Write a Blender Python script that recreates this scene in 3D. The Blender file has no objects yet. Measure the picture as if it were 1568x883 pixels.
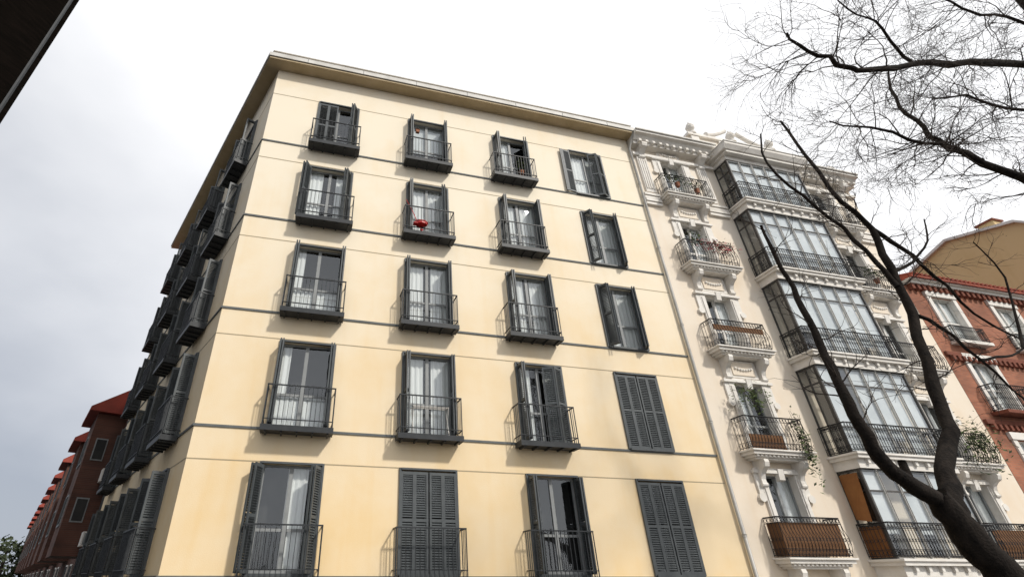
import bpy, math, random
from mathutils import Vector, Matrix
random.seed(7)
R_=random.random
def U(a,b): return random.uniform(a,b)
GZ=-1.7   # ground level (eye level is z=0)

# ------------------------------------------------------------ materials
def newmat(name):
    m=bpy.data.materials.new(name); m.use_nodes=True
    nt=m.node_tree; nt.nodes.clear()
    return m,nt
def N(nt,t,**k):
    n=nt.nodes.new(t)
    for a,b in k.items(): setattr(n,a,b)
    return n
def mat(name,c1,c2=None,scale=3.0,rough=.7,bump=0.0,bscale=None,metal=0.0,spec=.3,stretch=(1,1,1),detail=6):
    m,nt=newmat(name)
    o=N(nt,'ShaderNodeOutputMaterial'); b=N(nt,'ShaderNodeBsdfPrincipled')
    nt.links.new(b.outputs[0],o.inputs[0])
    b.inputs['Roughness'].default_value=rough; b.inputs['Metallic'].default_value=metal
    b.inputs['Specular IOR Level'].default_value=spec
    tc=N(nt,'ShaderNodeTexCoord'); mp=N(nt,'ShaderNodeMapping'); mp.inputs['Scale'].default_value=stretch
    nt.links.new(tc.outputs['Object'],mp.inputs[0])
    if c2 is None: c2=tuple(x*.75 for x in c1)
    n=N(nt,'ShaderNodeTexNoise'); n.inputs['Scale'].default_value=scale; n.inputs['Detail'].default_value=detail; n.inputs['Roughness'].default_value=.65
    nt.links.new(mp.outputs[0],n.inputs['Vector'])
    r=N(nt,'ShaderNodeValToRGB'); r.color_ramp.elements[0].position=.35; r.color_ramp.elements[1].position=.68
    r.color_ramp.elements[0].color=(*c2,1); r.color_ramp.elements[1].color=(*c1,1)
    nt.links.new(n.outputs[0],r.inputs[0]); nt.links.new(r.outputs[0],b.inputs['Base Color'])
    if bump:
        n2=N(nt,'ShaderNodeTexNoise'); n2.inputs['Scale'].default_value=bscale or scale*8; n2.inputs['Detail'].default_value=5
        nt.links.new(tc.outputs['Object'],n2.inputs['Vector'])
        bp=N(nt,'ShaderNodeBump'); bp.inputs['Strength'].default_value=bump; bp.inputs['Distance'].default_value=.02
        nt.links.new(n2.outputs[0],bp.inputs['Height']); nt.links.new(bp.outputs[0],b.inputs['Normal'])
    return m
def stucco(name,pale,ochre,low=.55,zlo=-2,zhi=17,blot=.5,streak=.3):
    m,nt=newmat(name)
    o=N(nt,'ShaderNodeOutputMaterial'); b=N(nt,'ShaderNodeBsdfPrincipled'); nt.links.new(b.outputs[0],o.inputs[0])
    b.inputs['Roughness'].default_value=.88; b.inputs['Specular IOR Level'].default_value=.15
    tc=N(nt,'ShaderNodeTexCoord')
    sx=N(nt,'ShaderNodeSeparateXYZ'); nt.links.new(tc.outputs['Object'],sx.inputs[0])
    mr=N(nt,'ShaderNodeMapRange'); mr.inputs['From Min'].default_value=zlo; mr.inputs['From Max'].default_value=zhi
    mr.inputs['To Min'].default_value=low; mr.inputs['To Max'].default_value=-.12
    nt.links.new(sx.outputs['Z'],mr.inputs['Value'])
    n=N(nt,'ShaderNodeTexNoise'); n.inputs['Scale'].default_value=.55; n.inputs['Detail'].default_value=7; n.inputs['Roughness'].default_value=.6
    nt.links.new(tc.outputs['Object'],n.inputs['Vector'])
    m1=N(nt,'ShaderNodeMapRange'); m1.inputs['From Min'].default_value=.42; m1.inputs['From Max'].default_value=.72; m1.inputs['To Max'].default_value=blot
    nt.links.new(n.outputs[0],m1.inputs['Value'])
    mp=N(nt,'ShaderNodeMapping'); mp.inputs['Scale'].default_value=(3.2,3.2,.28); nt.links.new(tc.outputs['Object'],mp.inputs[0])
    n3=N(nt,'ShaderNodeTexNoise'); n3.inputs['Scale'].default_value=1.0; n3.inputs['Detail'].default_value=5; nt.links.new(mp.outputs[0],n3.inputs['Vector'])
    m3=N(nt,'ShaderNodeMapRange'); m3.inputs['From Min'].default_value=.52; m3.inputs['From Max'].default_value=.8; m3.inputs['To Max'].default_value=streak
    nt.links.new(n3.outputs[0],m3.inputs['Value'])
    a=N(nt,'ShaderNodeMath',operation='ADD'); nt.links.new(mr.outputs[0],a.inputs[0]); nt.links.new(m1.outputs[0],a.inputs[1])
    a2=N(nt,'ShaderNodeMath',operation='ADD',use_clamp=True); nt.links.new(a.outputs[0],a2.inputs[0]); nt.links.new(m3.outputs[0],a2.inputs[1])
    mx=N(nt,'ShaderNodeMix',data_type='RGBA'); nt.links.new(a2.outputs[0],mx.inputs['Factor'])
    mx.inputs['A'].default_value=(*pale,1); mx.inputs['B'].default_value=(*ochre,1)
    nt.links.new(mx.outputs['Result'],b.inputs['Base Color'])
    n2=N(nt,'ShaderNodeTexNoise'); n2.inputs['Scale'].default_value=45; n2.inputs['Detail'].default_value=4; nt.links.new(tc.outputs['Object'],n2.inputs['Vector'])
    bp=N(nt,'ShaderNodeBump'); bp.inputs['Strength'].default_value=.25; bp.inputs['Distance'].default_value=.01
    nt.links.new(n2.outputs[0],bp.inputs['Height']); nt.links.new(bp.outputs[0],b.inputs['Normal'])
    return m
def brickmat(name,c1,c2,mortar,rot):
    m,nt=newmat(name)
    o=N(nt,'ShaderNodeOutputMaterial'); b=N(nt,'ShaderNodeBsdfPrincipled'); nt.links.new(b.outputs[0],o.inputs[0])
    b.inputs['Roughness'].default_value=.9
    tc=N(nt,'ShaderNodeTexCoord'); sx=N(nt,'ShaderNodeSeparateXYZ'); nt.links.new(tc.outputs['Object'],sx.inputs[0])
    cb=N(nt,'ShaderNodeCombineXYZ')
    a=N(nt,'ShaderNodeMath',operation='MULTIPLY'); a.inputs[1].default_value=math.cos(rot); nt.links.new(sx.outputs['X'],a.inputs[0])
    c=N(nt,'ShaderNodeMath',operation='MULTIPLY'); c.inputs[1].default_value=math.sin(rot); nt.links.new(sx.outputs['Y'],c.inputs[0])
    d=N(nt,'ShaderNodeMath',operation='ADD'); nt.links.new(a.outputs[0],d.inputs[0]); nt.links.new(c.outputs[0],d.inputs[1])
    nt.links.new(d.outputs[0],cb.inputs[0]); nt.links.new(sx.outputs['Z'],cb.inputs[1])
    br=N(nt,'ShaderNodeTexBrick'); br.inputs['Scale'].default_value=1.0
    br.inputs['Brick Width'].default_value=.26; br.inputs['Row Height'].default_value=.075; br.inputs['Mortar Size'].default_value=.007
    br.inputs['Color1'].default_value=(*c1,1); br.inputs['Color2'].default_value=(*c2,1); br.inputs['Mortar'].default_value=(*mortar,1)
    nt.links.new(cb.outputs[0],br.inputs['Vector'])
    n=N(nt,'ShaderNodeTexNoise'); n.inputs['Scale'].default_value=.8; n.inputs['Detail'].default_value=6; nt.links.new(tc.outputs['Object'],n.inputs['Vector'])
    mr=N(nt,'ShaderNodeMapRange'); mr.inputs['From Min'].default_value=.3; mr.inputs['From Max'].default_value=.7; mr.inputs['To Min'].default_value=.6; mr.inputs['To Max'].default_value=1.25
    nt.links.new(n.outputs[0],mr.inputs['Value'])
    mx=N(nt,'ShaderNodeMix',data_type='RGBA',blend_type='MULTIPLY'); mx.inputs['Factor'].default_value=1
    nt.links.new(br.outputs[0],mx.inputs['A']); nt.links.new(mr.outputs[0],mx.inputs['B']); nt.links.new(mx.outputs['Result'],b.inputs['Base Color'])
    return m
def glassmat(name,fac,tr=.96,tint=(.92,.96,1)):
    m,nt=newmat(name)
    o=N(nt,'ShaderNodeOutputMaterial'); t=N(nt,'ShaderNodeBsdfTransparent'); t.inputs[0].default_value=(tr*.98,tr,tr,1)
    g=N(nt,'ShaderNodeBsdfGlossy'); g.inputs['Roughness'].default_value=.03; g.inputs['Color'].default_value=(*tint,1)
    lw=N(nt,'ShaderNodeLayerWeight'); lw.inputs['Blend'].default_value=.5
    pw=N(nt,'ShaderNodeMath',operation='POWER'); pw.inputs[1].default_value=4.0; nt.links.new(lw.outputs['Facing'],pw.inputs[0])
    a=N(nt,'ShaderNodeMath',operation='MULTIPLY_ADD',use_clamp=True); a.inputs[1].default_value=.75; a.inputs[2].default_value=fac; nt.links.new(pw.outputs[0],a.inputs[0])
    tc=N(nt,'ShaderNodeTexCoord'); n2=N(nt,'ShaderNodeTexNoise'); n2.inputs['Scale'].default_value=1.3; nt.links.new(tc.outputs['Object'],n2.inputs['Vector'])
    bp=N(nt,'ShaderNodeBump'); bp.inputs['Strength'].default_value=.25; bp.inputs['Distance'].default_value=.05
    nt.links.new(n2.outputs[0],bp.inputs['Height']); nt.links.new(bp.outputs[0],g.inputs['Normal'])
    mx=N(nt,'ShaderNodeMixShader'); nt.links.new(a.outputs[0],mx.inputs[0]); nt.links.new(t.outputs[0],mx.inputs[1]); nt.links.new(g.outputs[0],mx.inputs[2])
    nt.links.new(mx.outputs[0],o.inputs[0]); return m

M=dict(
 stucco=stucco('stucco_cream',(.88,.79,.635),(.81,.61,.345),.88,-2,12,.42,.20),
 stucco2=stucco('stucco_pale',(.82,.74,.63),(.74,.60,.44),low=.35),
 white=mat('plaster_white',(.82,.79,.74),(.70,.66,.60),2.5,.75,.2,30),
 slate=mat('shutter_paint',(.092,.102,.106),(.066,.074,.078),4,.5,spec=.4),
 iron=mat('wrought_iron',(.022,.022,.024),(.012,.012,.013),8,.5),
 balc=mat('balcony_steel',(.038,.041,.045),(.024,.027,.03),5,.5),
 string=mat('string_course_grey',(.16,.17,.165),(.11,.12,.12),2,.7),
 groove=mat('groove_line',(.46,.38,.26),(.38,.31,.2),2,.8),
 soffit=mat('soffit_paint',(.50,.40,.26),(.42,.33,.20),1.5,.8),
 fascia=mat('fascia_zinc',(.70,.68,.64),(.52,.50,.46),1.5,.6),
 frame=mat('window_frame',(.30,.31,.31),(.24,.25,.25),4,.5),
 wframe=mat('window_frame_white',(.72,.70,.66),(.6,.58,.54),4,.5),
 dframe=mat('gallery_frame_dark',(.09,.085,.08),(.06,.055,.05),4,.5),
 curtain=mat('curtain',(.82,.83,.81),(.70,.71,.70),2,.9,stretch=(6,6,.5)),
 blind=mat('roller_blind',(.72,.74,.74),(.50,.53,.54),.9,.8),
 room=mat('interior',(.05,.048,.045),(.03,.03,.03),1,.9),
 glass=glassmat('window_glass',.10), gglass=glassmat('gallery_glass',.14),
 brick=brickmat('brick_red',(.38,.14,.075),(.28,.10,.055),(.26,.15,.10),0),
 brick2=brickmat('brick_brown',(.13,.05,.033),(.09,.037,.026),(.11,.075,.055),math.radians(113)),
 brickd=mat('brick_cornice',(.24,.08,.05),(.15,.055,.035),6,.9,.3),
 tile=mat('roof_tile',(.36,.085,.05),(.22,.06,.04),3,.8,.6,10),
 redroof=mat('red_sheet_roof',(.34,.06,.04),(.22,.045,.03),1.2,.7),
 ochre=stucco('ochre_render',(.58,.43,.23),(.48,.33,.15),.3),
 bark=mat('bark',(.030,.024,.020),(.011,.0095,.0085),9,.95,1.0,30,stretch=(1,1,.3),spec=.1),
 twig=mat('twig_bark',(.06,.047,.04),(.035,.028,.024),9,.95),
 leaf=mat('leaf',(.10,.13,.035),(.05,.08,.02),9,.7), leafd=mat('leaf_dark',(.05,.065,.03),(.025,.035,.015),9,.8),
 flower=mat('flower_red',(.45,.05,.06),(.25,.03,.04),9,.7), pot=mat('terracotta',(.32,.13,.07),None,5,.8),
 red=mat('red_plastic',(.6,.03,.03),(.5,.02,.02),5,.4), reed=mat('reed_screen',(.22,.11,.05),(.12,.06,.03),4,.9,stretch=(14,14,.6)),
 pipe=mat('downpipe_zinc',(.48,.47,.44),(.36,.35,.33),2,.5,metal=.2),
 dark=mat('shade_black_wall',(.008,.006,.005),(.004,.0035,.003),2,1.0,stretch=(1,1,6),spec=0.0),  # near-black colour stands in for shade on walls turned from the sun
 asphalt=mat('asphalt',(.055,.055,.055),(.04,.04,.042),3,.95,.3,60), pave=mat('paving',(.24,.23,.21),(.18,.17,.16),2,.9,.2,30),
 paint=mat('road_paint',(.7,.7,.68),(.5,.5,.48),3,.8), roof=mat('roof_flat',(.2,.19,.18),None,1,.9),
 awn=mat('awning_brown',(.34,.15,.05),(.22,.09,.03),2,.8),
)

# ------------------------------------------------------------ frames & builder
class Fr:
    def __init__(s,o,d,n): s.o=Vector(o); s.d=Vector((d[0],d[1],0)); s.n=Vector((n[0],n[1],0))
    def __call__(s,u,w,z): return s.o+s.d*u+s.n*w+Vector((0,0,z))
    def leaf(s,u,w,ang,side):   # hinged leaf frame; ang 0 = closed, 90 = out, 180 = flat back
        a=math.radians(ang); d0=s.d*side
        d=d0*math.cos(a)+s.n*math.sin(a); n=-d0*math.sin(a)+s.n*math.cos(a)
        o=s.o+s.d*u+s.n*w
        return Fr(o,(d.x,d.y),(n.x,n.y))
FM=Fr((0,0,0),(1,0),(0,-1)); FS=Fr((0,0,0),(-.392,.92),(-.92,-.392))
class MB:
    def __init__(s): s.v=[]; s.f=[]; s.m=[]; s.mats=[]
    def mi(s,m):
        if m not in s.mats: s.mats.append(m)
        return s.mats.index(m)
    def quad(s,pts,m):
        i=len(s.v); s.v+= [tuple(p) for p in pts]; s.f.append(tuple(range(i,i+len(pts)))); s.m.append(s.mi(m))
    def box(s,f,u0,u1,w0,w1,z0,z1,m):
        i=len(s.v); k=s.mi(m)
        for z in (z0,z1):
            for (u,w) in ((u0,w0),(u1,w0),(u1,w1),(u0,w1)): s.v.append(tuple(f(u,w,z)))
        for q in ((0,3,2,1),(4,5,6,7),(0,1,5,4),(1,2,6,5),(2,3,7,6),(3,0,4,7)):
            s.f.append(tuple(i+a for a in q)); s.m.append(k)
    def prism(s,f,poly,u0,u1,m):    # poly in (w,z), extruded along u
        i=len(s.v); n=len(poly); k=s.mi(m)
        for u in (u0,u1):
            for w,z in poly: s.v.append(tuple(f(u,w,z)))
        s.f.append(tuple(range(i,i+n))); s.m.append(k)
        s.f.append(tuple(range(i+2*n-1,i+n-1,-1))); s.m.append(k)
        for a in range(n):
            b=(a+1)%n; s.f.append((i+a,i+b,i+n+b,i+n+a)); s.m.append(k)
    def poly(s,pts,z0,z1,m):      # vertical extrusion of xy polygon
        i=len(s.v); n=len(pts); k=s.mi(m)
        for z in (z0,z1):
            for x,y in pts: s.v.append((x,y,z))
        s.f.append(tuple(range(i+n-1,i-1,-1))); s.m.append(k)
        s.f.append(tuple(range(i+n,i+2*n))); s.m.append(k)
        for a in range(n):
            b=(a+1)%n; s.f.append((i+a,i+b,i+n+b,i+n+a)); s.m.append(k)
    def tube(s,pts,rad,m,n=5):
        pts=[Vector(p) for p in pts]; k=s.mi(m); i0=len(s.v)
        if not isinstance(rad,(list,tuple)): rad=[rad]*len(pts)
        t=(pts[1]-pts[0]).normalized(); a=Vector((0,0,1)) if abs(t.z)<.9 else Vector((1,0,0))
        nrm=t.cross(a).normalized()
        for j,p in enumerate(pts):
            if j==0: t=pts[1]-pts[0]
            elif j==len(pts)-1: t=pts[-1]-pts[-2]
            else: t=pts[j+1]-pts[j-1]
            t.normalize(); nrm=(nrm-t*nrm.dot(t)); 
            if nrm.length<1e-6: nrm=t.orthogonal()
            nrm.normalize(); bn=t.cross(nrm)
            for q in range(n):
                an=2*math.pi*q/n; s.v.append(tuple(p+(nrm*math.cos(an)+bn*math.sin(an))*rad[j]))
        for j in range(len(pts)-1):
            for q in range(n):
                a_=i0+j*n+q; b_=i0+j*n+(q+1)%n
                s.f.append((a_,b_,b_+n,a_+n)); s.m.append(k)
        s.f.append(tuple(range(i0,i0+n))); s.m.append(k)
        e=i0+(len(pts)-1)*n; s.f.append(tuple(range(e+n-1,e-1,-1))); s.m.append(k)
    def obj(s,name,parent=None,smooth=False,bevel=0):
        me=bpy.data.meshes.new(name); me.from_pydata(s.v,[],s.f)
        for m in s.mats: me.materials.append(M[m])
        me.polygons.foreach_set('material_index',s.m)
        if smooth: me.polygons.foreach_set('use_smooth',[True]*len(s.f))
        me.update(); ob=bpy.data.objects.new(name,me); bpy.context.collection.objects.link(ob)
        if parent: ob.parent=parent
        if bevel:
            b=ob.modifiers.new('bevel','BEVEL'); b.width=bevel; b.segments=2; b.limit_method='ANGLE'
        return ob
def empty(name):
    e=bpy.data.objects.new(name,None); bpy.context.collection.objects.link(e); return e

def wall(mb,f,u0,u1,z0,z1,holes,m,depth=.22,mr=None):
    us=sorted(set([u0,u1]+[h[0] for h in holes]+[h[1] for h in holes])); zs=sorted(set([z0,z1]+[h[2] for h in holes]+[h[3] for h in holes]))
    for a,b in zip(us,us[1:]):
        for c,d in zip(zs,zs[1:]):
            um=(a+b)/2; zm=(c+d)/2
            if any(h[0]<um<h[1] and h[2]<zm<h[3] for h in holes): continue
            mb.quad([f(a,0,c),f(b,0,c),f(b,0,d),f(a,0,d)],m)
    mr=mr or m
    for a,b,c,d in holes:
        mb.quad([f(a,0,c),f(a,0,d),f(a,-depth,d),f(a,-depth,c)],mr); mb.quad([f(b,0,c),f(b,0,d),f(b,-depth,d),f(b,-depth,c)],mr)
        mb.quad([f(a,0,d),f(b,0,d),f(b,-depth,d),f(a,-depth,d)],mr); mb.quad([f(a,0,c),f(b,0,c),f(b,-depth,c),f(a,-depth,c)],mr)

def leafgeo(mb,f,w,z0,z1,m='slate'):
    t=.018; st=.045
    mb.box(f,0,st,-t,t,z0,z1,m); mb.box(f,w-st,w,-t,t,z0,z1,m)
    for za in (z0,(z0+z1)/2-.03,z1-.07): mb.box(f,st,w-st,-t*.9,t*.9,za,za+.07,m)
    z=z0+.1
    while z<z1-.1:
        if abs(z-(z0+z1)/2)>.06:
            i=len(mb.v); k=mb.mi(m)
            for u in (st,w-st):
                for ww,zz in ((-.015,z+.03),(.015,z-.004),(.015,z+.004),(-.015,z+.038)): mb.v.append(tuple(f(u,ww,zz)))
            for q in ((0,1,5,4),(1,2,6,5),(2,3,7,6),(3,0,4,7)): mb.f.append(tuple(i+a for a in q)); mb.m.append(k)
        z+=.052
def curtain(mb,f,u0,u1,z0,z1,w,m='curtain'):
    n=max(6,int((u1-u0)/.022)); ph=U(0,6); k=mb.mi(m); i=len(mb.v)
    for j in range(n+1):
        u=u0+(u1-u0)*j/n; ww=w+.016*math.sin(u*45+ph)+.008*math.sin(u*101+ph*2)
        mb.v.append(tuple(f(u,ww,z0))); mb.v.append(tuple(f(u,ww*1.0+.004,z1)))
    for j in range(n): mb.f.append((i+2*j,i+2*j+2,i+2*j+3,i+2*j+1)); mb.m.append(k)

def casement(fr,gl,cu,f,uc,z0,w,h,cur,fm='frame',dep=.12,transom=True):
    a=uc-w/2; b=uc+w/2; t=.05
    fr.box(f,a,a+t,-dep-.05,-dep,z0,z0+h,fm); fr.box(f,b-t,b,-dep-.05,-dep,z0,z0+h,fm)
    fr.box(f,a+t,b-t,-dep-.05,-dep,z0+h-t,z0+h,fm); fr.box(f,a+t,b-t,-dep-.05,-dep,z0,z0+.09,fm)
    fr.box(f,uc-.045,uc+.045,-dep-.052,-dep+.008,z0+.09,z0+h-t,fm)
    if transom:
        for (p,q) in ((a+t,uc-.045),(uc+.045,b-t)): fr.box(f,p,q,-dep-.045,-dep-.006,z0+.82,z0+.88,fm)
    for (p,q) in ((a+t,uc-.045),(uc+.045,b-t)):
        gl.quad([f(p,-dep-.025,z0+.09),f(q,-dep-.025,z0+.09),f(q,-dep-.025,z0+h-t),f(p,-dep-.025,z0+h-t)],'glass')
    W=-dep-.10
    if cur=='full': curtain(cu,f,a,b,z0,z0+h,W)
    elif cur=='gap': curtain(cu,f,a,uc-w*.06,z0,z0+h,W); curtain(cu,f,uc+w*.1,b,z0,z0+h,W)
    elif cur=='part': curtain(cu,f,a,a+w*.34,z0,z0+h,W); curtain(cu,f,b-w*.34,b,z0,z0+h,W)
    elif cur=='side': curtain(cu,f,a+w*.45,a+w*.8,z0,z0+h,W)
    elif cur=='left': curtain(cu,f,a,a+w*.5,z0,z0+h,W)
    elif cur=='blind': cu.quad([f(a,W,z0+h*.35),f(b,W,z0+h*.35),f(b,W,z0+h),f(a,W,z0+h)],'blind')
    elif cur=='low': curtain(cu,f,a,b,z0,z0+h*.38,W); curtain(cu,f,a,a+w*.2,z0+h*.38,z0+h,W)

# ------------------------------------------------------------ main apartment building
bld=empty('apartment_building')
FL=[.07,3.09,6.15,9.24,12.35]; HH=2.2; SD=13.7
cols=[2.3,5.53,8.8,11.95]; WW=1.36
scols=[2.1,5.3,8.5,11.7]
Wm=MB(); fr=MB(); gl=MB(); cu=MB(); sh=MB(); ba=MB(); tr=MB()
holes=[(c-WW/2,c+WW/2,F+.03,F+.03+HH) for c in cols for F in FL]
wall(Wm,FM,0,14.15,GZ,15.9,holes,'stucco')
sholes=[(c-.6,c+.6,F+.03,F+.03+HH) for c in scols for F in FL]
wall(Wm,FS,0,SD,GZ,15.9,sholes,'stucco')
ex,ey=-.392*SD,.92*SD
Wm.quad([(ex,ey,GZ),(14.15,ey,GZ),(14.15,ey,15.9),(ex,ey,15.9)],'stucco')
Wm.quad([(14.15,0,GZ),(14.15,ey,GZ),(14.15,ey,15.9),(14.15,0,15.9)],'stucco')
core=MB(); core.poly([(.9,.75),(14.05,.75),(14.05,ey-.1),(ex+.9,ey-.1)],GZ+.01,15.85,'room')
core.obj('interior_core',bld)
# strings
for F in FL:
    tr.box(FM,-.03,14.06,0,.028,F-.035,F+.02,'string'); tr.box(FS,0,SD,0,.028,F-.035,F+.02,'string')
    z=F-.76
    if z>GZ+.5:
        tr.box(FM,-.005,14.06,0,.006,z,z+.024,'groove'); tr.box(FS,0,SD,0,.006,z,z+.024,'groove')
tr.box(FM,-.005,14.06,0,.006,14.63,14.652,'groove'); tr.box(FS,0,SD,0,.006,14.63,14.652,'groove')
Wm.obj('walls',bld); tr.obj('string_courses',bld)
# roof
def offpoly(o,back=.25):
    k=lambda y:(o-(-.392)*y)/-.92
    return [(k(-o),-o),(14.28,-o),(14.28,ey+back),(k(ey+back),ey+back)]
rf=MB(); rf.poly(offpoly(.46),15.9,15.96,'soffit'); rf.poly(offpoly(.44),15.96,15.99,'string'); rf.poly(offpoly(.50),15.99,16.17,'fascia')
rf.poly(offpoly(.40),16.17,16.22,'soffit'); rf.poly(offpoly(.34),16.22,16.42,'fascia'); rf.poly(offpoly(.38),16.42,16.46,'fascia')
for x in range(1,14,2): rf.box(FM,x,x+.012,.502,.506,15.98,16.175,'string')
rf.obj('roof_eave',bld)

def shutters(f,a,b,z0,modes,w=.33):
    z1=z0+HH-.04; z0=z0+.03
    for side,u,md in ((1,a,modes[0]),(-1,b,modes[1])):
        W0=.03
        if md=='perp':
            q=U(-4,6)
            leafgeo(sh,f.leaf(u+.02*side,W0,90+q,side),w,z0,z1); leafgeo(sh,f.leaf(u+.065*side,W0,87+q,side),w,z0,z1)
        elif md=='ajar':
            leafgeo(sh,f.leaf(u,W0,125,side),w,z0,z1); leafgeo(sh,f.leaf(u+.05*side,W0+.03,118,side),w,z0,z1)
        elif md=='in':
            leafgeo(sh,f.leaf(u+.02*side,W0,62,side),w,z0,z1); leafgeo(sh,f.leaf(u+.07*side,W0,57,side),w,z0,z1)
        elif md=='flat':
            leafgeo(sh,f.leaf(u,W0,172,side),w,z0,z1); leafgeo(sh,f.leaf(u-w*side,W0+.05,176,side),w*.3,z0,z1)
        elif md=='closed':
            leafgeo(sh,f.leaf(u,W0,0,side),w,z0,z1); leafgeo(sh,f.leaf(u+w*side,W0,0,side),w,z0,z1)
        elif md=='vee':
            l=f.leaf(u,W0,28,side); leafgeo(sh,l,w,z0,z1); e=l(w,0,0)-f.o
            leafgeo(sh,f.leaf(e.dot(f.d),e.dot(f.n),-28,side),w,z0,z1)
def balcony(f,uc,F,w=1.62,dep=.42,ex=0):
    a=uc-w/2; b=uc+w/2
    ba.box(f,a,b,0.046,dep,F-.13,F-.03,'balc'); ba.box(f,a-.02,b+.02,dep,dep+.03,F-.14,F-.01,'balc')
    ba.box(f,a-.02,a,0.046,dep,F-.14,F-.01,'balc'); ba.box(f,b,b+.02,0.046,dep,F-.14,F-.01,'balc')
    for k in range(5):
        u=a+.1+(w-.2)*k/4; ba.box(f,u-.02,u+.02,.046,dep-.02,F-.17,F-.13,'balc')
    for z,h in ((F+.93,.03),(F+.12,.018)):
        ba.box(f,a,b,dep-.02,dep+.012,z,z+h,'balc'); ba.box(f,a,a+.025,0,dep-.02,z,z+h,'balc'); ba.box(f,b-.025,b,0,dep-.02,z,z+h,'balc')
    n=15
    for i in range(n+1):
        u=a+.012+(w-.024)*i/n; r=.011 if i in(0,n) else .006
        ba.box(f,u-r,u+r,dep-.012,dep+.004,F-.02,F+.93,'balc')
    for u in (a+.012,b-.012):
        for i in range(1,4): ba.box(f,u-.006,u+.006,dep*i/4-.006,dep*i/4+.006,F-.02,F+.93,'balc')
spec={ # (row,col): (left,right,curtain,balcony)
 (4,0):('closed','in','none',1),(4,1):('perp','perp','blind',1),(4,2):('perp','in','left',1),(4,3):('flat','vee','full',0),
 (3,0):('ajar','in','part',1),(3,1):('perp','in','full',1),(3,2):('perp','perp','gap',1),(3,3):('in','in','full',0),
 (2,0):('perp','perp','low',1),(2,1):('perp','perp','gap',1),(2,2):('perp','perp','gap',1),(2,3):('in','in','gap',0),
 (1,0):('perp','perp','low',1),(1,1):('perp','perp','gap',1),(1,2):('perp','vee','part',1),(1,3):('closed','closed','none',0),
 (0,0):('ajar','in','side',1),(0,1):('closed','closed','none',1),(0,2):('perp','perp','none',1),(0,3):('closed','closed','none',0)}
def trim(f,a,b,z0):
    t=.045; W=.05
    tr2.box(f,a-t,a,0.0,W,z0,z0+HH+t,'slate'); tr2.box(f,b,b+t,0.0,W,z0,z0+HH+t,'slate'); tr2.box(f,a,b,0.0,W+.02,z0+HH,z0+HH+t,'slate')
    tr2.box(f,a,b,-.11,W+.03,z0-.03,z0+.03,'slate')
    tr2.box(f,a,a+.03,-.11,0,z0+.03,z0+HH,'slate'); tr2.box(f,b-.03,b,-.11,0,z0+.03,z0+HH,'slate')
tr2=MB()
for (r,c),(l,rr,cc,bb) in spec.items():
    F=FL[r]; uc=cols[c]; a=uc-WW/2; b=uc+WW/2
    casement(fr,gl,cu,FM,uc,F+.03,WW-.06,HH,cc)
    trim(FM,a,b,F+.03); shutters(FM,a,b,F+.03,(l,rr))
    if bb: balcony(FM,uc-.03*(c==1)-.12*(c==2),F)
for F in FL:
    for uc in scols:
        a=uc-.6; b=uc+.6
        casement(fr,gl,cu,FS,uc,F+.03,1.14,HH,random.choice(['full','none','part']))
        trim(FS,a,b,F+.03); shutters(FS,a,b,F+.03,('perp','ajar'))
        balcony(FS,uc,F,w=1.5)
fr.obj('window_frames',bld); gl.obj('window_glass',bld); cu.obj('curtains',bld,smooth=True)
sh.obj('shutters',bld); ba.obj('balconies',bld); tr2.obj('window_surrounds',bld)
# downpipe
dp=MB(); dp.tube([(14.22,-.5,15.98),(14.12,-.3,15.6),(14.12,-.09,15.3),(14.12,-.09,10),(14.12,-.09,4),(14.12,-.09,GZ)],.05,'pipe',10)
for z in (1,4,7.2,10.3,13.4): dp.tube([(14.12,-.09,z),(14.12,-.09,z+.06)],.062,'pipe',10)
dp.obj('downpipe',bld,smooth=True)

# ------------------------------------------------------------ plants & balcony things
def plant(name,c,r,n=120,mats=('leaf','leafd'),pot=True,hang=0,ls=.07):
    mb=MB(); c=Vector(c)
    if pot:
        mb.tube([c+Vector((0,0,-r[2]-.18)),c+Vector((0,0,-r[2]+.02))],[.07,.1],'pot',10)
    for i in range(7):
        mb.tube([c+Vector((0,0,-r[2])),c+Vector((U(-1,1)*r[0]*.5,U(-1,1)*r[1]*.5,0)),c+Vector((U(-1,1)*r[0],U(-1,1)*r[1],U(.2,1)*r[2]))],.005,'twig',3)
    for i in range(n):
        d=Vector((random.gauss(0,.5)*r[0],random.gauss(0,.5)*r[1],random.gauss(0,.5)*r[2]-hang*R_()))
        p=c+d; a=Vector((U(-1,1),U(-1,1),U(-1,1))).normalized(); b=a.orthogonal().normalized(); s=ls*U(.5,1.2)
        mb.quad([p-a*s,p+b*s*.4,p+a*s,p-b*s*.4],random.choice(mats))
    return mb.obj(name)
plant('potted_plant',(8.95,-.32,12.95),(.2,.12,.3),110,('leaf','leafd'))
bk=MB()
i=[]
for k in range(12):
    an=2*math.pi*k/12; i.append((5.2+.2*math.cos(an),-.5+.14*math.sin(an)))
bk.poly(i,9.42,9.47,'red'); bk.tube([(5.2+.21*math.cos(a*math.pi/6),-.5+.15*math.sin(a*math.pi/6),9.49) for a in range(13)],.016,'red',6)
bk.box(FM,4.95,5.3,.44,.6,9.40,9.42,'red')
bk.obj('red_laundry_basket')
mp_=MB(); mp_.tube([(4.78,-.2,10.6),(4.95,-.43,9.95),(5.2,-.44,9.3)],.011,'red',6); mp_.tube([(5.2,-.44,9.3),(5.26,-.42,9.26)],[.03,.06],'red',8); mp_.obj('broom')
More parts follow.
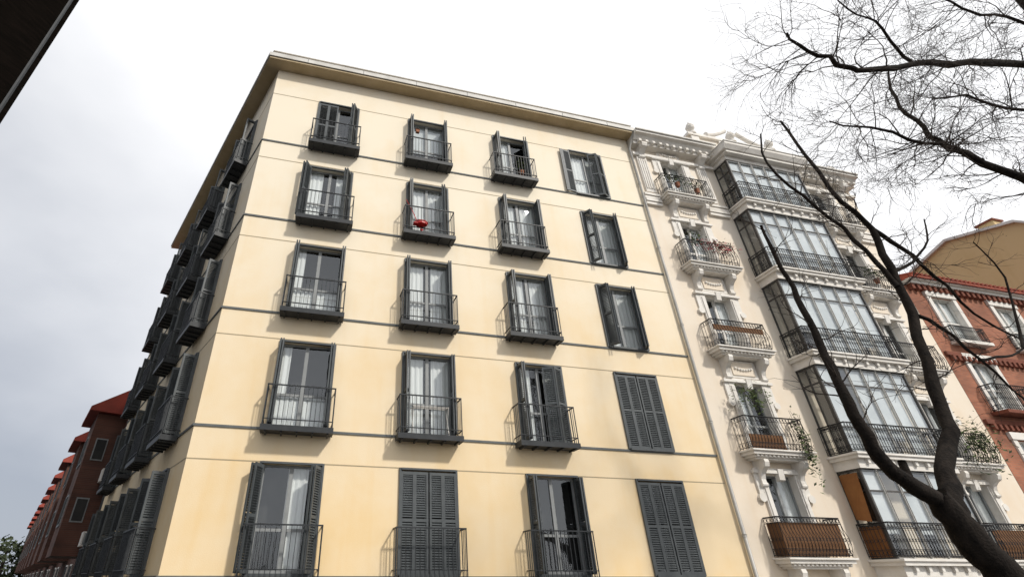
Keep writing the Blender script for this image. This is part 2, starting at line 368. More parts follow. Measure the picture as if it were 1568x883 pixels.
bh=MB(); bh.box(FM,5.02,5.14,.36,.46,13.55,13.68,'pot'); bh.prism(FM,[(.34,13.68),(.48,13.68),(.41,13.76)],5.0,5.16,'awn'); bh.tube([(5.08,-.41,13.76),(5.08,-.41,13.9)],.004,'iron',4); bh.obj('hanging_birdhouse')  # small brown birdhouse ornament on a wire, not a lamp
dr=MB()
for k in range(6): dr.tube([(5.05+.0,-.10-.045*k,3.80),(6.0,-.10-.045*k,3.80)],.007,'white',4)
for x in (5.07,5.98):
    dr.tube([(x,-.08,3.80),(x,-.34,3.80)],.010,'white',5); dr.tube([(x,-.08,3.1),(x,-.34,3.8)],.010,'white',5); dr.tube([(x,-.34,3.1),(x,-.08,3.8)],.010,'white',5)
dr.obj('clothes_drying_rack')

# ------------------------------------------------------------ ornate building on the right
orn=empty('ornate_apartment_building')
OF=[.5,3.22,6.42,9.65,12.85]; X0,X1=14.2,25.7; TOP=15.75
ow=MB(); of=MB(); og=MB(); oc=MB(); om=MB(); oi=MB()
bc=[15.98,23.55]
oh=[]
for F in OF:
    for c in bc: oh.append((c-.52,c+.52,F+.02,F+2.12))
    oh.append((18.7,19.7,F+.1,F+2.2)); oh.append((20.3,21.3,F+.1,F+2.2))
wall(ow,FM,X0,X1,GZ,TOP+.3,oh,'stucco2',mr='white')
ow.quad([(X1,0,GZ),(X1,13,GZ),(X1,13,TOP+.3),(X1,0,TOP+.3)],'stucco2'); ow.quad([(X0,0,GZ),(X0,13,GZ),(X0,13,TOP+.9),(X0,0,TOP+.9)],'stucco2')
ow.quad([(X0,13,GZ),(X1,13,GZ),(X1,13,TOP+.3),(X0,13,TOP+.3)],'stucco2')
ow.obj('walls',orn)
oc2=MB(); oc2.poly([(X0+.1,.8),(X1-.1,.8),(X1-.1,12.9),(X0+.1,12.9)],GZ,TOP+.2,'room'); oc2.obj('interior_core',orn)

def console(mb,f,u,z,h=.75,d=.42,w=.16,m='white'):
    P=[(0,z),(d,z),(d+.02,z-.08),(d-.02,z-.2),(d-.14,z-.27),(d*.45,z-.36),(d*.32,z-h*.7),(d*.34,z-h*.85),(d*.22,z-h),(0,z-h)]
    mb.prism(f,P,u-w/2,u+w/2,m)
    mb.tube([f(u-w/2-.02,d-.1,z-.14),f(u+w/2+.02,d-.1,z-.14)],.085,m,10)
    mb.tube([f(u-w/2-.015,d*.24,z-h+.08),f(u+w/2+.015,d*.24,z-h+.08)],.06,m,8)
def ornrail(mb,f,a,b,dep,F,m='iron',h=.95,bulge=.12,sides=(1,1)):
    segs=[((a,dep),(b,dep))]
    if sides[0]: segs.append(((a,.02),(a,dep)))
    if sides[1]: segs.append(((b,.02),(b,dep)))
    for (p,q) in segs:
        L=math.hypot(q[0]-p[0],q[1]-p[1]); n=max(3,int(L/.105)); front=(p[1]==q[1])
        for z,r in ((F+h,.02),(F+h-.14,.009),(F+.06,.011),(F+.2,.008)):
            mb.tube([f(p[0],p[1],z),f(q[0],q[1],z)],r,m,4)
        for i in range(n+1):
            u=p[0]+(q[0]-p[0])*i/n; w=p[1]+(q[1]-p[1])*i/n
            pts=[]
            for t in (0,.12,.3,.5,.7,1):
                bl=bulge*math.sin(min(1,t/.75)*math.pi) if front else 0
                pts.append(f(u,w+bl,F+.02+t*(h-.02)))
            mb.tube(pts,.0095,m,4)
            if i<n:
                uc_=p[0]+(q[0]-p[0])*(i+.5)/n; wc=p[1]+(q[1]-p[1])*(i+.5)/n
                for zc,rr in ((F+h-.07,.045),(F+.13,.045),(F+.42,.04)):
                    bb=bulge*math.sin(min(1,((zc-F)/h)/.75)*math.pi) if front else 0
                    ring=[]
                    for k in range(7):
                        an=k*math.pi/3; x=rr*math.cos(an)
                        if front: ring.append(f(uc_+x,wc+bb,zc+rr*math.sin(an)))
                        else: ring.append(f(uc_,wc+x,zc+rr*math.sin(an)))
                    mb.tube(ring,.006,m,3)
for ri,F in enumerate(OF):
    for ci,c in enumerate(bc):
        casement(of,og,oc,FM,c,F+.02,1.04,2.1,random.choice(['part','left','none','side']),'wframe' if ri>1 else 'frame',.16)
        # surround
        for s_ in (-1,1):
            u=c+s_*.62
            om.box(FM,u-.1,u+.1,0,.07,F+.02,F+2.15,'white'); om.box(FM,u-.06,u+.06,.07,.1,F+.1,F+2.05,'white')
            # ears / volutes
            om.box(FM,c+s_*.80-.08,c+s_*.80+.08,0,.06,F+1.5,F+2.25,'white')
            om.tube([FM(c+s_*.84,0,F+1.5),FM(c+s_*.84,.09,F+1.5)],.11,'white',10)
        om.box(FM,c-.92,c+.92,0,.13,F+2.15,F+2.24,'white'); om.box(FM,c-.84,c+.84,0,.09,F+2.24,F+2.3,'white')
        om.prism(FM,[(0,F+1.95),(.12,F+1.98),(.16,F+2.28),(0,F+2.28)],c-.1,c+.1,'white')
        nxt=OF[ri+1] if ri<4 else TOP
        # frieze panel between window head and slab above
        zt=nxt-.22
        if zt-F>2.6:
            om.box(FM,c-.55,c+.55,0,.05,F+2.34,zt-.05,'white'); om.box(FM,c-.42,c+.42,.05,.08,F+2.42,zt-.12,'stucco2')
            for k in range(7):
                u=c-.3+.1*k; zz=(F+2.34+zt)/2-.06*math.cos((k-3)*.5)
                om.tube([FM(u,.07,zz),FM(u,.13,zz)],[.06,.03],'white',7)
        # balcony slab
        a,b=c-1.06,c+1.06; D=.46
        om.box(FM,a,b,0,D+.02,F-.12,F,'white'); om.box(FM,a-.05,b+.05,0,D+.08,F-.03,F+.015,'white')
        om.box(FM,a+.08,b-.08,0,D-.06,F-.19,F-.12,'white'); om.box(FM,a+.16,b-.16,0,D-.12,F-.24,F-.19,'white')
        for s_ in (-1,1): console(om,FM,c+s_*.68,F-.24,.72 if ri else .6)
        for k in range(14):
            u=a+.15+k*(b-a-.3)/13; om.box(FM,u-.035,u+.035,D-.06,D-.02,F-.17,F-.12,'white')
        oi_b=.10 if ri<4 else .05
        ornrail(oi,FM,a+.03,b-.03,D,F+.02,bulge=oi_b)
    # galleries
    ga,gb=18.2,21.95; D=.7; top=(OF[ri+1]-.22) if ri<4 else 15.3
    om.box(FM,ga-.12,gb+.12,0,D+.22,F-.16,F-.02,'white'); om.box(FM,ga-.04,gb+.04,0,D+.08,F-.42,F-.16,'white'); om.box(FM,ga-.17,gb+.17,0,D+.27,F-.06,F-.02+.02,'white')
    for k in range(8):
        u=ga+.3+k*(gb-ga-.6)/7; om.box(FM,u-.05,u+.05,D+.08,D+.16,F-.30,F-.16,'white')
    ornrail(oi,FM,ga-.08,gb+.08,D+.18,F+.02,h=.85,bulge=.0)
    n=6; z0=F; z1=top-.20
    om.box(FM,ga-.03,gb+.03,0,D+.03,z1,top,'white')
    for i in range(n+1):
        u=ga+(gb-ga)*i/n; t=.03 if 0<i<n else .06
        m_='wframe' if i not in(0,n) else 'dframe'
        of.box(FM,max(ga,u-t),min(gb,u+t),D-.06,D,z0,z1,m_)
        if 0<i<n: of.box(FM,u-.011,u+.011,D,D+.008,z0+.05,z1-.05,'dframe')
    for z in (z0+.04,z0+.78,z1-.62,z1-.07):
        for i in range(n):
            u=ga+(gb-ga)*i/n; of.box(FM,u+.06,u+(gb-ga)/n-.06,D-.05,D-.01,z,z+.045,'dframe' if z in (z0+.04,z1-.62) else 'frame')
    og.quad([FM(ga+.03,D-.03,z0),FM(gb-.03,D-.03,z0),FM(gb-.03,D-.03,z1),FM(ga+.03,D-.03,z1)],'gglass')
    for u in (ga+.02,gb-.02):
        og.quad([FM(u,0,z0),FM(u,D-.06,z0),FM(u,D-.06,z1),FM(u,0,z1)],'gglass')
        for w in (0.0,.3,.6): of.box(FM,u-.02,u+.02,w,w+.045,z0,z1,'dframe')
        for z in (z0,z0+.8,z1-.6,z1-.06): of.box(FM,u-.018,u+.018,.0,D-.07,z,z+.05,'dframe')
    for i in range(n):
        u=ga+(gb-ga)*i/n; low=random.choice([.06,.06,.1,.06,.5,.06,.2,1.0]) if ri else random.choice([.9,1.2,.6])
        if ri==0 and i in(1,3): continue
        if ri==1 and i==1: continue
        oc.quad([FM(u+.03,D-.085,z0+low),FM(u+(gb-ga)/n-.03,D-.085,z0+low),FM(u+(gb-ga)/n-.03,D-.085,z1),FM(u+.03,D-.085,z1)],'blind')
    if ri==0:
        oc.quad([FM(ga-.03,.05,z0+1.0),FM(ga-.2,D-.1,z0+.9),FM(ga-.03,D-.1,z1-.1),FM(ga-.03,.05,z1-.1)],'awn')
        oc.quad([FM(ga-.02,.02,z0+.05),FM(ga-.02,.64,z0+.05),FM(ga-.02,.64,z0+.8),FM(ga-.02,.02,z0+.8)],'awn')
# top storey pilasters, belt, cornice
for u in (14.6,17.45,22.35,24.9):
    om.box(FM,u-.22,u+.22,0,.08,OF[4]+.25,TOP-.75,'white')
    for k in range(4): om.box(FM,u-.18+k*.1,u-.12+k*.1,.08,.11,OF[4]+.4,TOP-.9,'white')
    console(om,FM,u,TOP-.25,.6,.45,.24)
for a,b in ((X0,14.9),(17.06,18.0),(22.15,22.45),(24.65,X1)):
    for j in range(4): om.box(FM,a,b,0,.10+.03*(j%2),OF[4]-.42+.15*j,OF[4]-.42+.15*j+.11,'white')
for a,b in ((X0,ga-.12),(gb+.12,X1)):
    om.box(FM,a,b,0,.14,TOP-.72,TOP-.58,'white'); om.box(FM,a,b,0,.30,TOP-.25,TOP-.1,'white')
    om.prism(FM,[(0,TOP-.1),(.36,TOP-.1),(.48,TOP+.06),(.62,TOP+.1),(.62,TOP+.24),(0,TOP+.24)],a,b,'white')
    k=a+.25
    while k<b-.1:
        om.box(FM,k-.06,k+.06,.30,.46,TOP-.22,TOP-.102,'white'); k+=.32
    om.box(FM,a,b,.60,.68,TOP+.2,TOP+.27,'fascia')
om.box(FM,ga-.12,gb+.12,0,.95,15.3,15.42,'white'); om.prism(FM,[(0,15.42),(1.0,15.42),(1.12,15.6),(1.12,15.72),(0,15.72)],ga-.25,gb+.25,'white')
om.box(FM,ga-.27,gb+.27,0,1.15,15.72,15.76,'fascia')
# parapet block and finials
om.poly([(17.6,.0),(22.4,.0),(22.4,.5),(17.6,.5)],TOP+.2,TOP+1.35,'stucco2'); om.poly([(17.5,-.12),(22.5,-.12),(22.5,.6),(17.5,.6)],TOP+1.35,TOP+1.5,'white')
for u in (17.85,19.3,20.7,22.15): om.box(FM,u-.2,u+.2,0,.08,TOP+.2,TOP+1.35,'white')
for a,b in ((X0,17.5),(22.5,X1)): om.poly([(a,-.1),(b,-.1),(b,.3),(a,.3)],TOP+.3,TOP+.62,'stucco2'); 
def urn(x,y,z,s=1):
    prof=[(.16,0),(.16,.1),(.07,.14),(.06,.22),(.17,.34),(.2,.46),(.12,.56),(.14,.6),(.05,.68),(.03,.76)]
    om.tube([(x,y,z+q*s) for p,q in prof],[p*s for p,q in prof],'white',12)
for x in (17.85,20.0,22.15): urn(x,-.0,TOP+1.5,1.0)
for x in (25.3,): urn(x,.0,TOP+.62,.9)
# scroll pediment over gallery
for s_ in (-1,1):
    om.tube([(20+s_*(.3+1.2*t), -.05, TOP+1.5+.55*(1-t)**1.5+.08) for t in [i/8 for i in range(9)]],[.1]*8+[.14],'white',8)
om.obj('mouldings_and_cornice',orn,bevel=.006); of.obj('window_frames',orn); og.obj('glass',orn); oc.obj('blinds',orn); oi.obj('iron_railings',orn)
rs=MB()
F=OF[0]; c=bc[0]
rs.box(FM,c-.98,c+.98,.42,.43,F+.05,F+.85,'reed'); rs.box(FM,c-1.0,c-.99,.05,.42,F+.05,F+.85,'reed')
c=bc[1]; rs.box(FM,c-.98,c+.98,.42,.43,F+.05,F+.8,'reed')
F=OF[1]; c=bc[0]; rs.box(FM,c-.98,c+.2,.42,.43,F+.05,F+.45,'reed')
F=OF[2]; rs.box(FM,c-.98,c+.98,.42,.43,F+.6,F+.8,'reed')
rs.obj('balcony_screens',orn)
c=bc[0]
plant('flower_box',(c+.2,-.62,OF[3]+.75),(.75,.14,.25),420,('flower','leafd','flower','flower'),False,.15)
plant('flower_box',(c-.6,-.5,OF[3]+.95),(.35,.12,.35),260,('leaf','leafd'),False,0)
plant('potted_plant',(c-.5,-.5,OF[4]+.75),(.5,.12,.25),240,('leafd','leafd','leaf'))
plant('potted_plant',(c+.4,-.45,OF[4]+.6),(.5,.1,.2),160,('leafd','leafd','leaf'))
plant('hanging_creeper',(c+.75,-.58,OF[1]+.5),(.22,.1,.8),300,('leaf','leafd'),False,.9)
plant('hanging_creeper',(c-.45,-.45,OF[1]+1.7),(.55,.2,.35),260,('leaf','leaf'),False,.3)
c=bc[1]
plant('hanging_creeper',(c+.3,-.6,OF[1]+.9),(.95,.15,.6),650,('leafd','leaf'),False,.5)
plant('potted_plant',(c,-.45,OF[3]+.75),(.6,.12,.25),180,('leafd','leaf'))

# ------------------------------------------------------------ brick building
bb=empty('brick_building'); bw=MB(); bf=MB(); bg=MB(); bcu=MB(); bt=MB(); br=MB()
bcols=[27.4,30.9,34.4,37.9]; bF=[-.9,2.2,5.2,8.0]
bh=[(c-.6,c+.6,F+.1,F+2.0) for c in bcols for F in bF]
wall(bw,FM,25.72,42,GZ,10.5,bh,'brick',mr='white')
bw.quad([(42,0,GZ),(42,13,GZ),(42,13,10.5),(42,0,10.5)],'brick'); bw.quad([(25.72,13,GZ),(42,13,GZ),(42,13,10.5),(25.72,13,10.5)],'brick')
bw.quad([(25.74,0,GZ),(25.74,13,GZ),(25.74,13,10.5),(25.74,0,10.5)],'brick')
bw.obj('walls',bb)
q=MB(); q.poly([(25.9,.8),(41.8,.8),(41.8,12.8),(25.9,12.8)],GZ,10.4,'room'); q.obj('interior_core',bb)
for c in bcols:
    for k,F in enumerate(bF):
        casement(bf,bg,bcu,FM,c,F+.1,1.2,1.9,random.choice(['full','blind','part']),'wframe',.12)
        for s_ in (-1,1): bt.box(FM,c+s_*.7-.1,c+s_*.7+.1,0,.06,F,F+2.05,'white')
        bt.box(FM,c-.85,c+.85,0,.1,F+2.05,F+2.3,'white'); bt.box(FM,c-.8,c+.8,0,.12,F,F+.1,'white')
        if k==2:
            bt.box(FM,c-1.0,c+1.0,0,.5,F-.12,-.0+F,'brickd'); ornrail(br,FM,c-.95,c+.95,.45,F,bulge=0)
        if k==3:
            bt.box(FM,c-.9,c+.9,0,.3,F-.12,-.0+F,'white'); ornrail(br,FM,c-.85,c+.85,.26,F,bulge=0,h=.6)
for z in (4.75,7.35): 
    bt.box(FM,25.8,42,0,.09,z,z+.16,'brickd')
    x=25.95
    while x<41.9: bt.box(FM,x,x+.12,0,.14,z-.2,z,'brickd'); x+=.26
bt.box(FM,25.75,42,0,.22,10.5,10.62,'white'); bt.box(FM,25.75,42,0,.34,10.62,10.74,'white'); 
x=25.9
while x<41.9: bt.box(FM,x,x+.14,0,.18,10.25,10.5,'brickd'); x+=.3
bt.obj('trim',bb); bf.obj('window_frames',bb); bg.obj('glass',bb); bcu.obj('curtains',bb); br.obj('railings',bb)
rt=MB(); rt.prism(FM,[(.42,10.74),(-6.5,13.0),(-13.2,10.7),(-13.2,10.6),(.42,10.66)],25.74,42.1,'tile')
x=25.85
while x<42: rt.tube([(x,-.45,10.79),(x,6.4,13.04)],.07,'tile',5); x+=.24
rt.obj('tiled_roof',bb)
# ochre gabled building behind
oh_=MB()
prof=[(-.6,GZ),(-.6,17.0),(-2.3,18.7),(-5.6,19.6),(-8.2,18.7),(-9.2,17.6),(-9.2,GZ)]
oh_.prism(FM,prof,43,56,'ochre')
for j in range(1,5):
    (w0,z0),(w1,z1)=prof[j],prof[j+1]
    oh_.prism(FM,[(w0,z0+.003),(w1,z1+.003),(w1,z1+.18),(w0,z0+.18)],42.8,56.1,'fascia')
ob=oh_.obj('ochre_building')
ch=MB(); ch.poly([(44,3.5),(44.8,3.5),(44.8,4.3),(44,4.3)],18.8,20.0,'ochre'); ch.poly([(43.9,3.4),(44.9,3.4),(44.9,4.4),(43.9,4.4)],20.0,20.12,'brickd'); ch.obj('chimney',ob)

# ------------------------------------------------------------ row houses along the side street
for k in range(11):
    e=empty('red_roofed_row_house'); d0=13.75+k*7.4; L=7.4
    w=MB(); g=MB()
    hz=7.35
    w.box(FS,d0,d0+L-.02,-9,-.15,GZ,hz,'brick2')
    w.box(FS,d0+2.2,d0+5.4,-.15,1.1,GZ+2.6,hz-.4,'brick2')
    # roof over projecting bay and main
    w.prism(Fr(FS(0,0,0),(FS.d.x,FS.d.y),(FS.n.x,FS.n.y)),[(-9,hz),(.1,hz),(.1,hz+.12),(-4.5,hz+1.3),(-9,hz+.3)],d0,d0+L-.03,'redroof')
    i0=len(w.v)
    P=[FS(d0+1.9,-.2,hz-.38),FS(d0+5.7,-.2,hz-.38),FS(d0+5.7,1.5,hz-.38),FS(d0+1.9,1.5,hz-.38),FS(d0+1.9,-.2,hz+1.1),FS(d0+5.7,-.2,hz+1.1),FS(d0+5.7,1.5,hz-.2),FS(d0+1.9,1.5,hz-.2)]
    w.v+=[tuple(p) for p in P]; mi=w.mi('redroof')
    for q_ in ((0,3,2,1),(4,5,6,7),(0,1,5,4),(1,2,6,5),(2,3,7,6),(3,0,4,7)): w.f.append(tuple(i0+a for a in q_)); w.m.append(mi)
    for F in (-.9,2.0,4.6):
        for uu in (1.1,6.4):
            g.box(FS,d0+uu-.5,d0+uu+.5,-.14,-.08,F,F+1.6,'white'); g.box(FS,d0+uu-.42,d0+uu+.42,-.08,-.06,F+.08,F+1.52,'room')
        if F>1.5:
            g.box(FS,d0+3,d0+4.6,1.1,1.14,F+.1,F+1.4,'frame'); g.box(FS,d0+3.1,d0+4.5,1.14,1.16,F+.2,F+1.3,'room')
            g.box(FS,d0+2.17,d0+2.2,.35,.85,F+.2,F+1.2,'frame')
            g.box(FS,d0+2.15,d0+2.165,.4,.8,F+.26,F+1.14,'room')
            ac=d0+U(.8,1.5); g.box(FS,ac,ac+.8,-.14,.25,F-.75,F-.2,'white'); g.box(FS,ac-.01,ac,.0,.2,F-.7,F-.25,'frame')
    for z in (1.6,4.3): g.box(FS,d0,d0+L-.02,-.15,-.1,z,z+.12,'white')
    w.obj('walls_and_roof',e); g.obj('windows_and_ac_units',e)

# ------------------------------------------------------------ building on the left, its shade painted in near-black
db=empty('shaded_building'); w=MB()
Cx,Cy=-4.9,-2.7
w.poly([(Cx,Cy),(Cx-7.6,Cy+4.4),(Cx-16,Cy-6),(Cx-6,Cy-9)],GZ,19,'dark')
w.obj('walls',db)
w=MB()
w.poly([(Cx+.02,Cy+.03),(Cx-7.7,Cy+4.5),(Cx-16.4,Cy-6),(Cx-6.1,Cy-9.2)],19,19.3,'dark')
w.tube([(Cx-.10,Cy-.10,GZ),(Cx-.10,Cy-.10,19)],.05,'balc',8)
for z in range(0,19,1): w.tube([(Cx-.1,Cy-.12,z),(Cx-6,Cy-9.02,z)],.012,'dark',4)
w.obj('eaves_and_gutter',db)

# ------------------------------------------------------------ trees
def jitter(pts,sub=3,amp=.06):
    out=[]; P=[Vector(p) for p in pts]
    for i in range(len(P)-1):
        p0=P[max(0,i-1)];p1=P[i];p2=P[i+1];p3=P[min(len(P)-1,i+2)]
        for s in range(sub):
            t=s/sub
            q=.5*((2*p1)+(-p0+p2)*t+(2*p0-5*p1+4*p2-p3)*t*t+(-p0+3*p1-3*p2+p3)*t**3)
            if out: q=q+Vector((U(-1,1),U(-1,1),U(-1,1)))*amp
            out.append(q)
    out.append(P[-1]); return out
def limb(mb,pts,r0,r1,sub=3,amp=.04,n=8,m='bark'):
    P=jitter(pts,sub,amp); k=len(P)
    R=[(r0+(r1-r0)*(i/(k-1))**.8)*U(.93,1.08) for i in range(k)]
    mb.tube(P,R,m,n); return P,R
def grow(mb,p,d,L,r,depth,up=.12):
    n=6 if depth>0 else 4; pts=[p]; q=Vector(p); dd=Vector(d).normalized()
    for i in range(n):
        dd=(dd+Vector((U(-1,1),U(-1,1),U(-1,1)))*.36+Vector((0,0,up if depth else up-.12))).normalized(); q=q+dd*L/n; pts.append(q.copy())
    mb.tube(pts,[max(.0019,r*(1-.8*i/n)) for i in range(n+1)],'twig',4 if r>.009 else 3)
    if depth>0:
        k=random.randint(4,7)
        for j in range(k):
            t=U(.2,1); i=min(n-1,int(t*n)); b=pts[i].lerp(pts[i+1],t*n-i)
            ax=(pts[i+1]-pts[i]).normalized(); sd=ax.orthogonal().normalized(); sd.rotate(Matrix.Rotation(U(0,6.28),3,ax))
            grow(mb,b,ax*.75+sd*U(.5,.95),L*U(.38,.62),r*.5,depth-1,up)
    else:
        # seed pods / buds
        if R_()<.3:
            e=pts[-1]
            for _ in range(2):
                a=Vector((U(-1,1),U(-1,1),-1)).normalized()*.028; b=a.orthogonal()*.3
                e2=e+Vector((U(-.04,.04),U(-.04,.04),U(-.04,.04)))
                mb.quad([e2,e2+a*.5+b,e2+a,e2+a*.5-b],'twig')
def sprout(mb,P,R,k,L,depth,t0=.2,up=.1,bias=None,cap=.02):
    for j in range(k):
        t=U(t0,1)*(len(P)-1); i=min(len(P)-2,int(t)); b=P[i].lerp(P[i+1],t-i)
        ax=(P[i+1]-P[i]).normalized(); sd=ax.orthogonal().normalized(); sd.rotate(Matrix.Rotation(U(0,6.28),3,ax))
        d=ax*.5+sd*.9
        if bias: d=d+Vector(bias)
        grow(mb,b,d,L*U(.6,1.2),max(.006,min(cap,R[i]*.4)),depth,up)
t=MB(); tw=MB()
limb(t,[(13.15,-6,GZ-.1),(13.0,-6,-.9),(12.87,-6,0.04),(12.63,-6,.41),(12.45,-6,.81),(12.26,-6,1.15)],.32,.17,3,.015,12)
P1=limb(t,[(12.45,-6,.81),(12.26,-6,1.08),(11.62,-6.1,1.33),(11.16,-6.2,1.63),(10.96,-6.3,2.10),(10.88,-6.3,2.62),(11.02,-6.2,3.3),(11.16,-6.1,4.06),(11.26,-6,4.82),(11.18,-6,5.49),(11.27,-5.9,6.4)],.15,.025,3,.02,10)
P2=limb(t,[(12.45,-6,.81),(12.75,-5.95,1.25),(12.97,-5.9,1.62),(13.71,-5.8,2.29),(14.11,-5.7,3.21),(14.78,-5.6,4.9),(14.93,-5.6,6.09),(15.1,-5.6,7.23),(14.61,-5.6,7.94),(14.42,-5.5,9.55),(14.35,-5.4,11.02)],.17,.026,3,.03,10)
P3=limb(t,[(14.85,-5.6,5.6),(14.77,-5.5,6.31),(14.65,-5.3,7.38),(14.07,-5.2,8.39),(13.55,-5.1,9.5),(14.0,-5,10.84)],.065,.02,3,.03,8)
P4=limb(t,[(15.1,-5.6,7.23),(16.22,-5.4,6.98),(17.1,-5.2,6.48),(18.05,-5,5.61),(19.74,-4.8,5.18)],.06,.02,3,.04,7)
P5=limb(t,[(14.78,-5.6,4.9),(15.05,-5.8,4.52),(15.22,-6,3.73),(15.35,-6.2,2.89)],.05,.015,3,.03,7)
P6=limb(t,[(14.9,-5.6,5.9),(15.77,-5.6,6.4),(16.55,-5.7,7.03),(16.98,-5.7,7.81)],.045,.014,3,.03,7)
P7=limb(t,[(16.98,-5.9,4.2),(17.81,-6,6.0),(17.53,-6,6.98)],.03,.012,3,.03,7)
limb(t,[(15.22,-6,3.73),(16.1,-5.95,3.9),(16.98,-5.9,4.2),(18.2,-6,5.0)],.035,.015,3,.03,7)
limb(t,[(11.73,-6.1,1.25),(11.74,-6.1,1.45),(11.76,-6.1,1.64)],.07,.055,2,.0,8)
sprout(tw,*P1,14,.8,1,.35,cap=.014); sprout(tw,*P2,26,1.0,1,.35,cap=.014); sprout(tw,*P3,18,1.0,1,.2,cap=.012); sprout(tw,*P4,18,1.1,1,.2,cap=.012); sprout(tw,*P5,9,.8,1,cap=.01); sprout(tw,*P6,10,.8,1,cap=.01); sprout(tw,*P7,8,.8,1,cap=.01)
tr1=empty('bare_street_tree'); t.obj('trunk_and_limbs',tr1,smooth=True); tw.obj('twigs',tr1)
t=MB(); tw=MB()
limb(t,[(17.2,-9.4,GZ-.1),(17.1,-9.4,1),(17.0,-9.35,3.6),(17.2,-9.3,6),(17.5,-9.25,8.5),(17.9,-9.1,10.5),(18.2,-9.1,13)],.27,.06,3,.04,10)
Q=[]
Q.append((limb(t,[(17.3,-9.3,7.5),(18.2,-8.9,9.4),(17.5,-8.56,10.14),(14.97,-8.63,9.25),(12.94,-8.7,8.46),(11.06,-8.77,7.53),(10.41,-8.77,7.64),(9.96,-8.77,7.84),(9.76,-8.77,8.14)],.11,.016,3,.05,8),34))
Q.append((limb(t,[(17.0,-9.35,3.8),(16.0,-9.0,4.6),(14.8,-8.56,5.38),(13.99,-8.49,5.92),(13.16,-8.42,6.41),(12.88,-8.35,6.74),(12.74,-8.28,7.29),(12.85,-8.21,8.05),(13.45,-8.14,9.14)],.10,.018,3,.04,8),26))
Q.append((limb(t,[(13.4,-8.44,6.3),(12.9,-8.46,6.4),(11.97,-8.56,6.29),(10.51,-8.63,6.06),(9.61,-8.7,5.95)],.05,.010,3,.05,7),26))
Q.append((limb(t,[(17.2,-9.3,5.8),(15.7,-8.84,7.2),(14.46,-8.91,7.31),(13.18,-8.98,7.2),(11.66,-9.05,6.65)],.05,.012,3,.05,7),28))
Q.append((limb(t,[(17.7,-9.2,9.8),(18.2,-8.91,11.65),(16.1,-8.98,10.95),(14.69,-9.05,11.0),(13,-9.1,10.6)],.05,.010,3,.05,7),26))
Q.append((limb(t,[(12.94,-8.7,8.46),(12.2,-8.9,9.0),(11.6,-9.0,9.1),(11.0,-9.1,9.3)],.03,.010,3,.05,7),20))
for (P,R),k in Q: sprout(tw,P,R,k,1.1,2,.22,.02,cap=.013)
tr1=empty('bare_street_tree'); t.obj('trunk_and_limbs',tr1,smooth=True); tw.obj('twigs',tr1)
# distant tree mass at the end of the side street
dt=MB()
for (x,y,s) in ((-39,84,1.0),(-46,82,1.1),(-36,92,1),(-52,78,1.1)):
    dt.tube([(x,y,GZ),(x+.2,y,1.5),(x,y,4)],[.35,.28,.12],'bark',7)
    for i in range(1500):
        a=U(0,6.28); ph=math.acos(U(-1,1)); rr=U(.5,1)**.5*(4.2*s)*(1+.25*math.sin(3*a+x))
        p=Vector((x+rr*math.sin(ph)*math.cos(a),y+rr*math.sin(ph)*math.sin(a),2.2+rr*.75*math.cos(ph)))
        a_=Vector((U(-1,1),U(-1,1),U(-1,1))).normalized(); b_=a_.orthogonal().normalized(); s_=U(.15,.4)
        dt.quad([p-a_*s_,p+b_*s_*.6,p+a_*s_,p-b_*s_*.6],'leafd')
dt.obj('distant_trees')

# ------------------------------------------------------------ ground
g=MB(); g.quad([(-600,-600,GZ-.13),(600,-600,GZ-.13),(600,600,GZ-.13),(-600,600,GZ-.13)],'asphalt'); g.obj('ground')
g=MB(); g.poly([(-1.2,-3.2),(60,-3.2),(60,0),(0,0)],GZ-.15,GZ,'pave')
g.poly([(-1.2,-3.2),(0,0),FS(95,0,0)[:2],FS(95,2.2,0)[:2],(-2.2,-1.2)],GZ-.15,GZ-.004,'pave'); g.obj('pavement')
g=MB(); g.poly([(-20,-16),(60,-16),(60,-10.5),(-20,-10.5)],GZ-.15,GZ,'pave'); g.obj('pavement')
g=MB()
for k in range(18): g.quad([(-10+4*k,-7.0,GZ-.126),(-8+4*k,-7.0,GZ-.126),(-8+4*k,-6.88,GZ-.126),(-10+4*k,-6.88,GZ-.126)],'paint')
g.obj('road_markings')

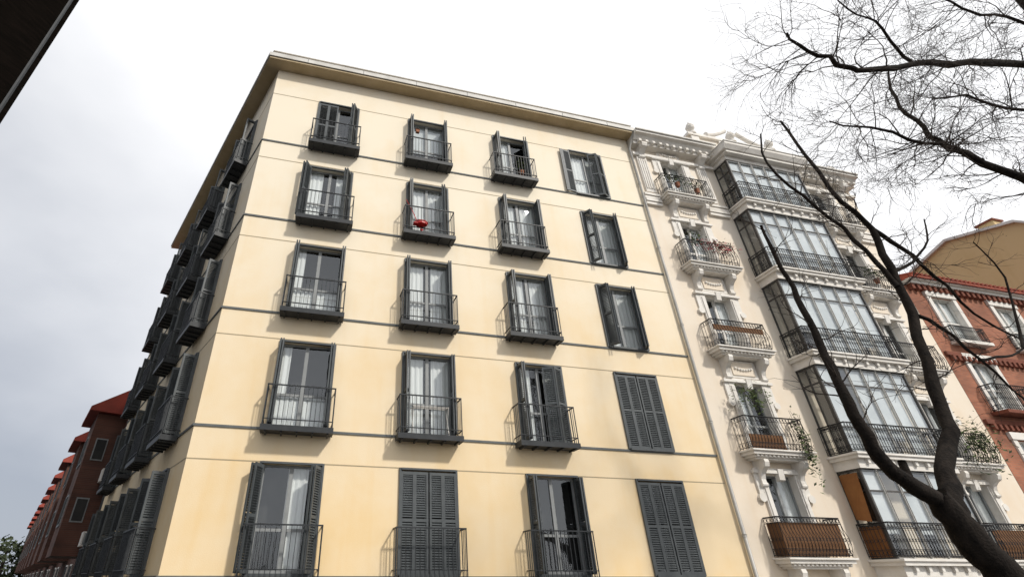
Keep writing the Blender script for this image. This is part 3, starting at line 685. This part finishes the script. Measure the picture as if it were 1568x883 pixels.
# ------------------------------------------------------------ light, sky, camera
sv=Vector((.5,-.8,.8)).normalized()
sd=bpy.data.lights.new('sun','SUN'); sd.energy=2.9; sd.angle=math.radians(4.0); sd.color=(1,.95,.87)
so=bpy.data.objects.new('sun',sd); so.rotation_euler=sv.to_track_quat('Z','Y').to_euler(); bpy.context.collection.objects.link(so)
wd=bpy.data.worlds.new('World'); bpy.context.scene.world=wd; wd.use_nodes=True; nt=wd.node_tree; nt.nodes.clear()
o=N(nt,'ShaderNodeOutputWorld'); b=N(nt,'ShaderNodeBackground'); b.inputs[1].default_value=.1; nt.links.new(b.outputs[0],o.inputs[0])
sk=N(nt,'ShaderNodeTexSky'); sk.sky_type='NISHITA'; sk.sun_disc=False; sk.sun_elevation=math.asin(sv.z); sk.sun_rotation=math.atan2(sv.x,sv.y)
tc=N(nt,'ShaderNodeTexCoord'); mp=N(nt,'ShaderNodeMapping'); mp.inputs['Scale'].default_value=(1,1,1.7); nt.links.new(tc.outputs['Generated'],mp.inputs[0])
n1=N(nt,'ShaderNodeTexNoise'); n1.inputs['Scale'].default_value=1.6; n1.inputs['Detail'].default_value=6; n1.inputs['Roughness'].default_value=.45; nt.links.new(mp.outputs[0],n1.inputs['Vector'])
# cloud brightness: greyer to the left and low, white high and right
dot=N(nt,'ShaderNodeVectorMath',operation='DOT_PRODUCT'); nt.links.new(tc.outputs['Generated'],dot.inputs[0]); dot.inputs[1].default_value=(.55,-.25,.75)
a=N(nt,'ShaderNodeMath',operation='MULTIPLY_ADD'); a.inputs[1].default_value=.75; nt.links.new(dot.outputs['Value'],a.inputs[0]); nt.links.new(n1.outputs[0],a.inputs[2])
r=N(nt,'ShaderNodeValToRGB'); e=r.color_ramp.elements; e[0].position=.24; e[0].color=(.36,.39,.45,1); e[1].position=.84; e[1].color=(.98,.98,.99,1)
m_=r.color_ramp.elements.new(.50); m_.color=(.66,.675,.71,1)
nt.links.new(a.outputs[0],r.inputs[0])
sc=N(nt,'ShaderNodeVectorMath',operation='SCALE'); sc.inputs['Scale'].default_value=12.2; nt.links.new(r.outputs[0],sc.inputs[0])
mx=N(nt,'ShaderNodeMix',data_type='RGBA'); mx.inputs['Factor'].default_value=.93; nt.links.new(sk.outputs[0],mx.inputs['A']); nt.links.new(sc.outputs[0],mx.inputs['B'])
nt.links.new(mx.outputs['Result'],b.inputs[0])
cd=bpy.data.cameras.new('camera'); cd.sensor_width=36; cd.lens=752/1568*36; cd.shift_x=134/1568; cd.clip_end=2000; cd.clip_start=.05
co=bpy.data.objects.new('camera',cd); co.location=(2.48,-12.2,0); co.rotation_euler=(math.radians(90)+math.atan2(447,752),0,math.radians(76.4-90)); bpy.context.collection.objects.link(co)
sc_=bpy.context.scene; sc_.camera=co
sc_.view_settings.view_transform='Standard'; sc_.view_settings.look='None'; sc_.view_settings.exposure=0; sc_.view_settings.gamma=1
